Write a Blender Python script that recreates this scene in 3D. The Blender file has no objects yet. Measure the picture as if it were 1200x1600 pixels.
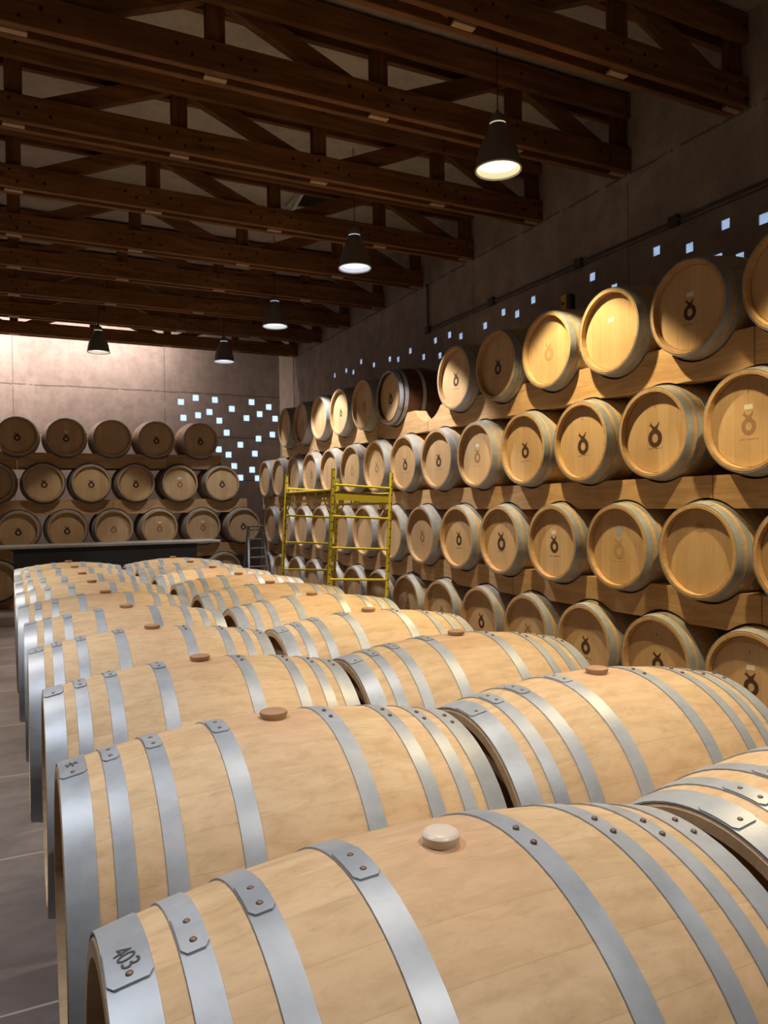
import bpy, bmesh, math, random
from mathutils import Vector, Matrix
PI = math.pi
random.seed(7)
C = bpy.context.scene.collection
sc = bpy.context.scene

# ------------------------------------------------------------------ camera, world, lights, exposure
EYE = 1.55                                   # camera height above the floor
YAW, PITCH, ROLL = 0.455322, -0.007805, -0.014307
FPX = 1178.8
cam = bpy.data.cameras.new('camera'); camo = bpy.data.objects.new('camera', cam); C.objects.link(camo)
fwd = Vector((math.sin(YAW)*math.cos(PITCH), math.cos(YAW)*math.cos(PITCH), math.sin(PITCH)))
rgt = Vector((math.cos(YAW), -math.sin(YAW), 0)); up = rgt.cross(fwd)
r2 = math.cos(ROLL)*rgt + math.sin(ROLL)*up; u2 = -math.sin(ROLL)*rgt + math.cos(ROLL)*up
camo.matrix_world = Matrix(((r2.x, u2.x, -fwd.x, 0), (r2.y, u2.y, -fwd.y, 0), (r2.z, u2.z, -fwd.z, EYE), (0, 0, 0, 1)))
cam.sensor_fit = 'VERTICAL'; cam.sensor_height = 32.0; cam.lens = 32.0*FPX/1600.0
cam.clip_start = 0.05; cam.clip_end = 200
sc.camera = camo
sc.view_settings.view_transform = 'Standard'; sc.view_settings.look = 'None'
sc.view_settings.gamma = 1.0; sc.view_settings.exposure = 0.3; sc.view_settings.use_curve_mapping = False

w = bpy.data.worlds.new('World'); sc.world = w; w.use_nodes = True
bg = w.node_tree.nodes['Background']; bg.inputs[0].default_value = (0.60, 0.74, 1.0, 1); bg.inputs[1].default_value = 8.0

# the pendant lamps: (x, y, watts, colour)  -- lamp rims hang at LAMP_Z
LAMP_Z = EYE + 2.37
WARM, COOL, NEUT, PINK = (1.0, 0.74, 0.36), (0.93, 0.92, 1.0), (1.0, 0.87, 0.70), (1.0, 0.80, 0.72)
LAMPS = [  # seen in the photograph
    (3.12, 4.45, 350, WARM), (3.08, 6.87, 330, (1.0, 0.90, 0.80)), (3.10, 9.49, 350, (1.0, 0.92, 0.84)), (3.08, 12.08, 130, (1.0, .95, .92)), (1.17, 12.05, 85, NEUT),
    # lamps of the same rows beyond the frame
    (3.10, 2.05, 310, WARM), (1.16, 2.05, 140, (1.0, 0.88, 0.76)), (1.16, -0.35, 190, (1.0, 0.90, 0.80)),
    (-0.85, 2.05, 160, (0.92, 0.94, 1.0)), (-0.85, 4.45, 200, (1.0, 0.93, 0.87)), (-0.95, 6.87, 280, (1.0, 0.90, 0.74)), (-0.9, 9.49, 200, NEUT)]
CONE = 88
SEEN = 5

# ------------------------------------------------------------------ helpers
def newbm(): return bmesh.new()
def obj(name, bm, mat, parent=None, smooth=False, loc=None):
    me = bpy.data.meshes.new(name)
    if isinstance(bm, bpy.types.Mesh): me = bm
    else:
        bmesh.ops.recalc_face_normals(bm, faces=bm.faces); bm.to_mesh(me); bm.free()
        if mat is not None: me.materials.append(mat)
        if smooth:
            for p in me.polygons: p.use_smooth = True
            if smooth != 'all': me.set_sharp_from_angle(angle=math.radians(38))
    o = bpy.data.objects.new(name, me); C.objects.link(o)
    if parent: o.parent = parent
    if loc: o.location = loc
    return o
def thing(name, label, cat, loc=(0, 0, 0), rotz=0, group=None):
    o = bpy.data.objects.new(name, None); o.empty_display_size = .1; C.objects.link(o)
    o.location = loc; o.rotation_euler = (0, 0, rotz); return tag(o, label, cat, group)
def tag(o, label, cat, group=None):
    o['label'] = label; o['category'] = cat
    if group: o['group'] = group
    return o
def struct(name, bm, mat, smooth=False):
    o = obj(name, bm, mat, smooth=smooth); o['kind'] = 'structure'; return o
def box(bm, x0, x1, y0, y1, z0, z1, M=None, bev=0):
    vs = [bm.verts.new(Vector(p) if M is None else M @ Vector(p)) for p in
          ((x0,y0,z0),(x1,y0,z0),(x1,y1,z0),(x0,y1,z0),(x0,y0,z1),(x1,y0,z1),(x1,y1,z1),(x0,y1,z1))]
    fs = [bm.faces.new([vs[i] for i in f]) for f in ((0,3,2,1),(4,5,6,7),(0,1,5,4),(1,2,6,5),(2,3,7,6),(3,0,4,7))]
    if bev:
        es = {e for f in fs for e in f.edges}
        bmesh.ops.bevel(bm, geom=list(es), offset=bev, segments=1, affect='EDGES')
def tube(bm, p0, p1, r, n=12, r1=None, cap=True):
    p0, p1 = Vector(p0), Vector(p1); d = (p1-p0).normalized()
    a = d.orthogonal().normalized(); b = d.cross(a); r1 = r if r1 is None else r1
    A = [bm.verts.new(p0+r*(math.cos(t)*a+math.sin(t)*b)) for t in [2*PI*i/n for i in range(n)]]
    B = [bm.verts.new(p1+r1*(math.cos(t)*a+math.sin(t)*b)) for t in [2*PI*i/n for i in range(n)]]
    for i in range(n): bm.faces.new((A[i], A[(i+1)%n], B[(i+1)%n], B[i]))
    if cap: bm.faces.new(A[::-1]); bm.faces.new(B)
def path(bm, pts, r, n=8):
    for a, b in zip(pts[:-1], pts[1:]): tube(bm, a, b, r, n)
def lathe(bm, prof, n=48, axis='z', M=None, close=False):
    rings = []
    for (r, h) in prof:
        if r < 1e-6:
            p = Vector((0, 0, h)) if axis == 'z' else Vector((h, 0, 0))
            rings.append([bm.verts.new(p if M is None else M @ p)])
        else:
            ring = []
            for i in range(n):
                t = 2*PI*i/n
                p = Vector((r*math.cos(t), r*math.sin(t), h)) if axis == 'z' else Vector((h, r*math.cos(t), r*math.sin(t)))
                ring.append(bm.verts.new(p if M is None else M @ p))
            rings.append(ring)
    pairs = list(zip(rings[:-1], rings[1:]))
    if close: pairs.append((rings[-1], rings[0]))
    for A, B in pairs:
        for i in range(n):
            j = (i+1) % n
            if len(A) == 1 and len(B) == 1: continue
            if len(A) == 1: bm.faces.new((A[0], B[j], B[i]))
            elif len(B) == 1: bm.faces.new((A[i], A[j], B[0]))
            else: bm.faces.new((A[i], A[j], B[j], B[i]))
def prism(bm, pts, a0, a1, axis):           # polygon pts in the two other axes, extruded along axis
    def P(u, v, a): return {'x': Vector((a, u, v)), 'y': Vector((u, a, v)), 'z': Vector((u, v, a))}[axis]
    A = [bm.verts.new(P(u, v, a0)) for u, v in pts]; B = [bm.verts.new(P(u, v, a1)) for u, v in pts]
    n = len(pts)
    for i in range(n): bm.faces.new((A[i], A[(i+1)%n], B[(i+1)%n], B[i]))
    bm.faces.new(A[::-1]); bm.faces.new(B)
ORD = ['first','second','third','fourth','fifth','sixth','seventh','eighth','ninth','tenth','eleventh','twelfth','thirteenth','fourteenth']

# ------------------------------------------------------------------ materials
class NB:
    def __init__(s, name):
        s.m = bpy.data.materials.new(name); s.m.use_nodes = True; s.t = s.m.node_tree; s.n = s.t.nodes; s.l = s.t.links
        s.b = s.n['Principled BSDF']; s.tc = s.n.new('ShaderNodeTexCoord')
    def L(s, a, b): s.l.new(a, b)
    def map(s, src='Object', scale=(1,1,1), loc=None, add=None):
        v = s.tc.outputs[src]
        if add is not None:
            a = s.n.new('ShaderNodeVectorMath'); a.operation = 'ADD'; s.L(v, a.inputs[0]); s.L(add, a.inputs[1]); v = a.outputs[0]
        mp = s.n.new('ShaderNodeMapping'); mp.inputs['Scale'].default_value = scale
        if loc: mp.inputs['Location'].default_value = loc
        s.L(v, mp.inputs['Vector']); return mp.outputs[0]
    def noise(s, vec, scale=5, detail=4, rough=.55, dist=0):
        n = s.n.new('ShaderNodeTexNoise'); n.inputs['Scale'].default_value = scale; n.inputs['Detail'].default_value = detail
        n.inputs['Roughness'].default_value = rough; n.inputs['Distortion'].default_value = dist
        s.L(vec, n.inputs['Vector']); return n.outputs['Fac']
    def ramp(s, fac, stops):
        r = s.n.new('ShaderNodeValToRGB'); el = r.color_ramp.elements
        while len(el) < len(stops): el.new(.5)
        for e, (p, c) in zip(el, stops): e.position = p; e.color = (*c, 1) if len(c) == 3 else c
        s.L(fac, r.inputs[0]); return r.outputs[0]
    def math(s, op, a, b=None, c=None, clamp=False):
        m = s.n.new('ShaderNodeMath'); m.operation = op; m.use_clamp = clamp
        for i, x in enumerate((a, b, c)):
            if x is None: continue
            if isinstance(x, (int, float)): m.inputs[i].default_value = x
            else: s.L(x, m.inputs[i])
        return m.outputs[0]
    def mix(s, fac, a, b, mode='MIX'):
        m = s.n.new('ShaderNodeMix'); m.data_type = 'RGBA'; m.blend_type = mode
        for i, x in ((0, fac), (6, a), (7, b)):
            if isinstance(x, (int, float)): m.inputs[i].default_value = x
            elif isinstance(x, tuple): m.inputs[i].default_value = (*x, 1)
            else: s.L(x, m.inputs[i])
        return m.outputs[2]
    def sep(s, vec):
        n = s.n.new('ShaderNodeSeparateXYZ'); s.L(vec, n.inputs[0]); return n.outputs
    def rnd(s): return s.n.new('ShaderNodeObjectInfo').outputs['Random']
    def rndvec(s, k=37.0):
        r = s.rnd(); c = s.n.new('ShaderNodeCombineXYZ'); a = s.math('MULTIPLY', r, k); b = s.math('MULTIPLY', r, k*2.7)
        s.L(a, c.inputs[0]); s.L(b, c.inputs[1]); s.L(a, c.inputs[2]); return c.outputs[0]
    def wn(s, v, w=None):
        n = s.n.new('ShaderNodeTexWhiteNoise'); n.noise_dimensions = '1D' if w is None else '2D'
        if w is None: s.L(v, n.inputs['W'])
        else:
            c = s.n.new('ShaderNodeCombineXYZ'); s.L(v, c.inputs[0]); s.L(w, c.inputs[1]); s.L(c.outputs[0], n.inputs['Vector'])
        return n.outputs['Value']
    def bump(s, h, strength=.3, dist=.01):
        b = s.n.new('ShaderNodeBump'); b.inputs['Strength'].default_value = strength; b.inputs['Distance'].default_value = dist
        s.L(h, b.inputs['Height']); s.L(b.outputs[0], s.b.inputs['Normal'])
    def out(s, color=None, rough=.6, metal=0., spec=.5):
        if color is not None:
            if isinstance(color, tuple): s.b.inputs['Base Color'].default_value = (*color, 1)
            else: s.L(color, s.b.inputs['Base Color'])
        if isinstance(rough, (int, float)): s.b.inputs['Roughness'].default_value = rough
        else: s.L(rough, s.b.inputs['Roughness'])
        s.b.inputs['Metallic'].default_value = metal; s.b.inputs['Specular IOR Level'].default_value = spec
        return s.m

def mat_staves(name, light, mid, dark, joint, nst=29, rough=.62, rose=.35):
    b = NB(name)
    o = b.sep(b.tc.outputs['Object'])
    ang = b.math('DIVIDE', b.math('ADD', b.math('ARCTAN2', o[2], o[1]), PI), 2*PI)
    r = b.rnd()
    sa = b.math('MULTIPLY', b.math('ADD', ang, 0.5/nst), nst)
    idx = b.math('FLOOR', sa); fr = b.math('FRACT', sa)
    idx = b.math('MODULO', idx, nst)
    h = b.wn(idx, b.math('MULTIPLY', r, 91.0))
    add = b.rndvec()
    off = b.n.new('ShaderNodeCombineXYZ'); b.L(b.math('MULTIPLY', h, 11.0), off.inputs[0]); b.L(b.math('MULTIPLY', h, 7.0), off.inputs[1])
    av = b.n.new('ShaderNodeVectorMath'); av.operation = 'ADD'; b.L(add, av.inputs[0]); b.L(off.outputs[0], av.inputs[1])
    grain = b.noise(b.map(scale=(5, 60, 60), add=av.outputs[0]), 1.0, 5, .6)
    flame = b.noise(b.map(scale=(7, 26, 26), add=av.outputs[0]), 1.0, 3, .5, .6)
    blot = b.noise(b.map(scale=(1, 1, 1), add=add), 5.5, 4, .6)
    fleck = b.noise(b.map(scale=(22, 90, 90), add=add), 1.0, 2, .5)
    base = b.ramp(h, [(0.0, tuple(.4*p+.6*q for p, q in zip(dark, mid))), (.14, mid), (1.0, tuple(.55*p+.45*q for p, q in zip(light, mid)))])
    col = b.mix(b.math('MULTIPLY', b.ramp(grain, [(.35, (0,0,0)), (.7, (1,1,1))]), .28), base, light)
    col = b.mix(b.math('MULTIPLY', b.ramp(flame, [(.44, (0,0,0)), (.68, (1,1,1))]), .42), col, dark)
    col = b.mix(b.math('MULTIPLY', b.ramp(blot, [(.5, (0,0,0)), (.75, (1,1,1))]), rose), col, tuple(x*y for x, y in zip(mid, (1.02, .86, .83))))
    col = b.mix(b.math('MULTIPLY', b.ramp(fleck, [(.62, (0,0,0)), (.75, (1,1,1))]), .22), col, tuple(x*.55 for x in dark))
    # wine-tinted ring around the bung hole
    dx = b.math('MULTIPLY', o[0], 1.0); dy = b.math('MULTIPLY', o[1], .8)
    rr = b.math('SQRT', b.math('ADD', b.math('MULTIPLY', dx, dx), b.math('MULTIPLY', dy, dy)))
    st = b.math('MULTIPLY', b.math('SUBTRACT', .27, b.math('ADD', rr, b.math('MULTIPLY', blot, .2))), 6.0, clamp=True)
    st = b.math('MULTIPLY', st, b.math('GREATER_THAN', o[2], .2))
    col = b.mix(b.math('MULTIPLY', st, .6), col, tuple(x*y for x, y in zip(mid, (1.0, .80, .82))))
    mot = b.noise(b.map(scale=(9, 20, 20), add=add), 1.6, 5, .7, .4)
    col = b.mix(b.math('MULTIPLY', b.ramp(mot, [(.45, (0,0,0)), (.7, (1,1,1))]), .5), col, tuple(x*.9 for x in dark))
    j = b.math('GREATER_THAN', b.math('ABSOLUTE', b.math('SUBTRACT', fr, .5)), .487)
    col = b.mix(b.math('MULTIPLY', j, .16), col, joint)
    b.bump(b.math('SUBTRACT', b.math('MULTIPLY', grain, .3), j), .25, .002)
    return b.out(col, rough, 0, .35)
def mat_head(name, light, mid, dark):
    b = NB(name); o = b.sep(b.tc.outputs['Object']); r = b.rnd(); add = b.rndvec()
    sa = b.math('MULTIPLY', b.math('ADD', o[1], b.math('MULTIPLY', r, .3)), 10.5)
    idx = b.math('FLOOR', sa); fr = b.math('FRACT', sa); h = b.wn(idx, b.math('MULTIPLY', r, 53.0))
    grain = b.noise(b.map(scale=(30, 60, 4), add=add), 1.0, 5, .6)
    blot = b.noise(b.map(scale=(1, 1, 1), add=add), 6.0, 3, .6)
    col = b.ramp(h, [(0, mid), (1, light)])
    col = b.mix(b.math('MULTIPLY', b.ramp(grain, [(.4, (0,0,0)), (.75, (1,1,1))]), .35), col, dark)
    col = b.mix(b.math('MULTIPLY', b.ramp(blot, [(.5, (0,0,0)), (.75, (1,1,1))]), .35), col, dark)
    j = b.math('GREATER_THAN', b.math('ABSOLUTE', b.math('SUBTRACT', fr, .5)), .487)
    col = b.mix(b.math('MULTIPLY', j, .3), col, tuple(x*.5 for x in dark))
    return b.out(col, .6, 0, .3)
def mat_steel(name, a, c, rough=.42, metal=.55, scale=6):
    b = NB(name); add = b.rndvec()
    n = b.noise(b.map(add=add), scale, 5, .65); s = b.noise(b.map(add=add), scale*9, 3, .6)
    col = b.mix(b.math('MULTIPLY', s, .35), b.ramp(n, [(.3, a), (.7, c)]), tuple(x*.75 for x in a))
    rg = b.math('ADD', b.math('MULTIPLY', n, .25), rough-.12)
    b.bump(n, .25, .004)
    return b.out(col, rg, metal, .5)
def mat_wood(name, light, dark, axis='x', rough=.75, knots=True, k=1.0):
    b = NB(name); add = b.rndvec(23.)
    sc_ = {'x': (1.2, 14, 14), 'y': (14, 1.2, 14), 'z': (14, 14, 1.2)}[axis]
    g = b.noise(b.map(scale=sc_, add=add), 1.6*k, 6, .65, .8); bl = b.noise(b.map(add=add), 1.7, 4, .6)
    col = b.ramp(g, [(.3, dark), (.65, light)])
    col = b.mix(b.math('MULTIPLY', b.ramp(bl, [(.4, (0,0,0)), (.7, (1,1,1))]), .45), col, tuple(x*.7 for x in dark))
    if knots:
        v = b.n.new('ShaderNodeTexVoronoi'); v.inputs['Scale'].default_value = 2.3; b.L(b.map(add=add), v.inputs['Vector'])
        kn = b.ramp(v.outputs['Distance'], [(.03, (1,1,1)), (.075, (0,0,0))])
        col = b.mix(b.math('MULTIPLY', kn, .7), col, tuple(x*.4 for x in dark))
    b.bump(g, .2, .003)
    return b.out(col, rough, 0, .25)
def mat_concrete(name, light, dark, hj=(), vj=(), vaxis=1, jw=.012, tie=None):
    b = NB(name); o = b.sep(b.tc.outputs['Object'])
    v = b.map()
    a = b.noise(v, .9, 6, .65); c = b.noise(v, 5, 6, .7); f = b.noise(v, 40, 3, .6)
    wob = b.math('MULTIPLY', b.math('SUBTRACT', b.noise(v, 3.0, 4, .7), .5), .05)
    streak = b.noise(b.map(scale=(2.5, 2.5, .35)), 2.0, 4, .6)
    col = b.ramp(a, [(.32, dark), (.68, light)])
    col = b.mix(b.math('MULTIPLY', b.ramp(c, [(.42, (0,0,0)), (.64, (1,1,1))]), .55), col, tuple(x*.70 for x in dark))
    col = b.mix(b.math('MULTIPLY', b.ramp(streak, [(.5, (0,0,0)), (.75, (1,1,1))]), .4), col, tuple(min(1, x*1.15) for x in light))
    col = b.mix(b.math('MULTIPLY', b.ramp(f, [(.6, (0,0,0)), (.8, (1,1,1))]), .25), col, tuple(x*.5 for x in dark))
    H = b.math('MULTIPLY', c, .5); tot = None
    for coord, vals, ww in ((o[2], hj, wob), (o[vaxis], vj, None)):
        for z in vals:
            d = b.math('ABSOLUTE', b.math('SUBTRACT', b.math('ADD', coord, wob) if ww is not None else coord, z))
            m = b.math('LESS_THAN', d, jw if ww is not None else .006)
            m = b.math('MULTIPLY', m, b.math('GREATER_THAN', c, .42))
            tot = m if tot is None else b.math('MAXIMUM', tot, m)
    if tot is not None:
        col = b.mix(b.math('MULTIPLY', tot, .7), col, tuple(x*.35 for x in dark)); H = b.math('SUBTRACT', H, tot)
    b.bump(H, .5, .01)
    return b.out(col, .85, 0, .2)
def flat(name, col, rough=.6, metal=0., spec=.4):
    b = NB(name); n = b.noise(b.map(), 14, 3, .6)
    return b.out(b.mix(b.math('MULTIPLY', n, .25), col, tuple(x*.7 for x in col)), rough, metal, spec)

M_ST = mat_staves('oak_staves', (.66, .50, .32), (.58, .42, .25), (.42, .28, .14), (.22, .13, .06))
M_ST2 = mat_staves('oak_staves_aged', (.60, .42, .23), (.53, .35, .18), (.40, .25, .12), (.16, .09, .04))
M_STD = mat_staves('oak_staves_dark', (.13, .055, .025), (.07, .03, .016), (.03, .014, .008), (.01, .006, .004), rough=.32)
M_HD = mat_head('oak_head', (.63, .45, .26), (.55, .37, .20), (.42, .27, .13))
M_HDN = mat_head('oak_head_brown', (.36, .22, .14), (.28, .17, .11), (.2, .12, .07))
M_HOOP = mat_steel('galvanised_hoop', (.29, .33, .38), (.46, .505, .56), .45, .22)
M_RIVET = flat('rivet', (.20, .13, .10), .5, .4)
M_BUNG = flat('bung_silicone_pale', (.70, .60, .50), .35)
M_BUNG2 = flat('bung_tan', (.43, .26, .15), .5)
M_EMB = flat('emblem_ink', (.07, .035, .02), .7); M_EMBF = flat('emblem_ink_faded', (.32, .19, .10), .7); M_EMBG = flat('emblem_ink_ghost', (.44, .29, .15), .7)
M_INK = flat('stamp_ink', (.05, .05, .05), .6)
M_STICK = flat('paper_sticker', (.80, .76, .68), .6); M_SEAL = flat('sticker_blue_grey', (.36, .42, .48), .5)
M_PINE = mat_wood('rack_timber', (.70, .48, .26), (.50, .30, .14), 'y'); M_PINEX = mat_wood('rack_timber_cross', (.62, .41, .22), (.42, .24, .11), 'x')
M_TRUSS = mat_wood('truss_timber', (.29, .135, .052), (.13, .057, .021), 'x', .7, k=.8); M_TRUSSZ = mat_wood('truss_timber_upright', (.26, .115, .043), (.105, .045, .016), 'z', .7, k=.8)
M_POST_END_LIT = flat('post_end_lit_tone', (.50, .36, .23), .6)  # pale tone paints the light caught on the post end grain
M_BOLT = flat('bolt_iron', (.03, .025, .02), .5, .6)
M_BLACK = flat('black_steel', (.025, .025, .027), .45, .3); M_GREYTOP = mat_steel('grey_steel', (.30, .30, .30), (.42, .42, .42), .35, .6)
M_ALU = mat_steel('aluminium', (.22, .23, .25), (.32, .33, .35), .4, .8)
M_YEL = flat('yellow_paint', (.70, .57, .03), .4); M_PLY = mat_wood('scaffold_ply', (.30, .22, .06), (.17, .12, .03), 'y', .8, False)
M_SHADE = flat('lamp_shade_grey', (.20, .20, .20), .4, .2)
M_COND = flat('conduit_steel', (.12, .11, .11), .5, .4)
M_YTOOL = flat('yellow_plastic', (.75, .48, .03), .45)

def mat_inner():
    b = NB('lamp_inner_white'); return b.out((.9, .9, .88), .35)
M_INNER = mat_inner()
def mat_emit(name, col, s):
    b = NB(name); b.b.inputs['Emission Color'].default_value = (*col, 1); b.b.inputs['Emission Strength'].default_value = s
    return b.out(col, .5)
def mat_glassblock():
    b = NB('glass_block'); t = b.n.new('ShaderNodeBsdfTranslucent'); t.inputs[0].default_value = (.9, .95, 1, 1)
    g = b.n.new('ShaderNodeBsdfGlossy'); g.inputs['Roughness'].default_value = .2; g.inputs[0].default_value = (.9, .95, 1, 1)
    m = b.n.new('ShaderNodeMixShader'); m.inputs[0].default_value = .06
    b.L(t.outputs[0], m.inputs[1]); b.L(g.outputs[0], m.inputs[2]); b.L(m.outputs[0], b.n['Material Output'].inputs[0]); return b.m
M_BLOCK = mat_glassblock()

# ------------------------------------------------------------------ the room
XR, YB, XL, YF = 4.85, 14.6, -7.0, -4.0
CEIL = EYE + 3.56
def mat_floor():
    b = NB('stamped_floor'); o = b.sep(b.tc.outputs['Object'])
    n = b.noise(b.map(scale=(1, 1.6, 1)), 1.3, 6, .6, .8); f = b.noise(b.map(scale=(1, 2, 1)), 7, 5, .65, .5)
    col = b.ramp(n, [(.3, (.125, .098, .094)), (.7, (.235, .20, .185))])
    col = b.mix(b.math('MULTIPLY', b.ramp(f, [(.4, (0,0,0)), (.7, (1,1,1))]), .4), col, (.10, .08, .078))
    tot = None
    for c, p, off in ((o[1], 1.17, 2.595), (o[0], 1.17, -.62)):
        d = b.math('ABSOLUTE', b.math('SUBTRACT', b.math('FRACT', b.math('ADD', b.math('DIVIDE', b.math('SUBTRACT', c, off), p), 100.5)), .5))
        m = b.math('LESS_THAN', d, .0042); tot = m if tot is None else b.math('MAXIMUM', tot, m)
    col = b.mix(b.math('MULTIPLY', tot, .75), col, (.50, .46, .42))
    b.bump(f, .25, .01)
    return b.out(col, .5, 0, .4)
bm = newbm(); box(bm, XL-.2, XR+.2, YF-.2, YB+.2, -.1, 0); struct('floor', bm, mat_floor())
bm = newbm(); box(bm, XL-.2, XR+.2, YF-.2, YB+.2, CEIL, CEIL+.1)
struct('ceiling', bm, mat_concrete('ceiling_board', (.52, .48, .42), (.43, .39, .345), vj=(), hj=()))
M_CR = mat_concrete('concrete_right', (.46, .41, .38), (.34, .30, .28), hj=(EYE+2.86,), vj=(4.98, 7.45, 9.9, 12.35), vaxis=1)
M_CB = mat_concrete('concrete_back', (.44, .385, .35), (.34, .295, .265), hj=(EYE+2.22, EYE+1.38, EYE+.55), vj=(.01, 2.58), vaxis=0)
M_CO = mat_concrete('concrete_side', (.42, .37, .34), (.32, .28, .25), hj=(EYE+2.2, EYE+1.38))

def wall_with_holes(name, mat, plane, a0, a1, z0, z1, t, holes):
    """flat wall with square openings; plane 'x' or 'y' at value p, thickness t outward; a = coordinate along it"""
    ax, p = plane
    As = sorted({round(v, 4) for v in [a0, a1] + [q for h in holes for q in (h[0], h[1])]})
    bm = newbm(); cache = {}
    def V(a, z, d):
        k = (round(a, 4), round(z, 4), d)
        if k not in cache:
            cache[k] = bm.verts.new((p+d, a, z) if ax == 'x' else (a, p+d, z))
        return cache[k]
    for aL, aR in zip(As[:-1], As[1:]):
        m = (aL+aR)/2; cuts = sorted([(h[2], h[3]) for h in holes if h[0] < m < h[1]]); z = z0
        for c0, c1 in cuts + [(z1, z1)]:
            for d in (0, t):
                if c0 > z: bm.faces.new((V(aL, z, d), V(aR, z, d), V(aR, c0, d), V(aL, c0, d)))
            z = c1
    for h in holes:
        for q in ((h[0], h[2], h[1], h[2]), (h[1], h[2], h[1], h[3]), (h[1], h[3], h[0], h[3]), (h[0], h[3], h[0], h[2])):
            vs = []
            for a, z, d in ((q[0], q[1], 0), (q[2], q[3], 0), (q[2], q[3], t), (q[0], q[1], t)):
                vs.append(bm.verts.new((p+d, a, z) if ax == 'x' else (a, p+d, z)))
            bm.faces.new(vs)
    for q in ((a0, z0, a1, z0), (a1, z0, a1, z1), (a1, z1, a0, z1), (a0, z1, a0, z0)):
        bm.faces.new([bm.verts.new((p+d, a, z) if ax == 'x' else (a, p+d, z)) for a, z, d in ((q[0], q[1], 0), (q[2], q[3], 0), (q[2], q[3], t), (q[0], q[1], t))])
    return struct(name, bm, mat)
BH = [(2.88,2.04),(3.16,2.13),(3.53,2.11),(3.86,1.95),(4.26,2.1),(4.61,2.02),(2.92,1.74),(3.2,1.8),(3.42,1.87),(3.61,1.71),(4.15,1.78),(4.42,1.87),(4.74,1.79),(3.75,1.48),(4.39,1.38),(4.68,1.47),(3.59,1.15),(3.78,1.05),(4.02,1.25),(4.31,1.08),(3.89,.83),(4.25,.76),(4.01,.60),(4.36,.59),(3.27,.65)]
RH = [(3.98,2.09),(3.66,2.02),(4.66,2.1),(4.32,2.02),(5.44,2.1),(6.33,2.11),(6.86,2.11),(6.61,2.03),(7.22,2.04),(8.0,2.1),(7.74,2.03),(8.35,2.1),(9.03,2.1),(8.66,1.95),(9.39,2.05),(9.65,2.1),(10.18,2.11),(10.94,2.13),(11.22,2.2),(10.64,2.24),(11.71,2.2),(8.24,1.89),(4.05,1.85),(3.86,1.80),(5.16,1.92)]
hs = .058
bholes = [(x-hs, x+hs, EYE+z-hs, EYE+z+hs) for x, z in BH]
hr = .038
rholes = [(y-hr, y+hr, EYE+z-hr, EYE+z+hr) for y, z in RH]
wall_with_holes('wall_back', M_CB, ('y', YB), XL-.2, XR+.2, 0, CEIL, .16, bholes)
wall_with_holes('wall_right', M_CR, ('x', XR), YF-.2, YB+.2, 0, CEIL, .16, rholes)
bm = newbm(); box(bm, XL-.16, XL, YF-.2, YB+.2, 0, CEIL); struct('wall_left', bm, M_CO)
bm = newbm(); box(bm, XL-.2, XR+.2, YF-.16, YF, 0, CEIL); struct('wall_front', bm, M_CO)
bm = newbm(); box(bm, XR-.012, XR+.05, 13.75, YB+.05, 0, CEIL); struct('trim_1', bm, mat_concrete('concrete_pilaster', (.58, .52, .44), (.50, .44, .37)))
# the little glass blocks
def blocks(cells, axis, wall, h, t0, t1):
    me = None
    zs = sorted({c[1] for c in cells}, reverse=True)
    bands = []
    for z in zs:
        if bands and bands[-1][0]-z < .14: bands[-1][1].append(z)
        else: bands.append((z, [z]))
    for bi, (z_, zz) in enumerate(bands):
        row = sorted([c for c in cells if c[1] in zz], key=lambda c: c[0] if axis == 'y' else -c[0])
        for i, (a, z) in enumerate(row):
            if me is None:
                bm = newbm(); k = h-.0008
                if axis == 'y': box(bm, -k, k, t0, t1, -k, k, bev=.004)
                else: box(bm, t0, t1, -k, k, -k, k, bev=.004)
                o = obj('glass_block', bm, M_BLOCK); me = o.data
            else: o = obj('glass_block', me, None)
            o.location = (a, YB, EYE+z) if axis == 'y' else (XR, a, EYE+z)
            side = 'left' if axis == 'y' else 'far'
            nth = ORD[i] if i < 14 else 'number %d' % (i+1)
            tag(o, f'small glowing square glass block, {wall} wall, {nth} from {side} end, band {("one","two","three","four","five","six","seven","eight","nine","ten")[bi]} from top', 'glass block', f'glass blocks in the {wall} wall')
blocks(BH, 'y', 'back', hs, .004, .15)
blocks([c for c in RH], 'x', 'right', hr, .004, .15)

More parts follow.
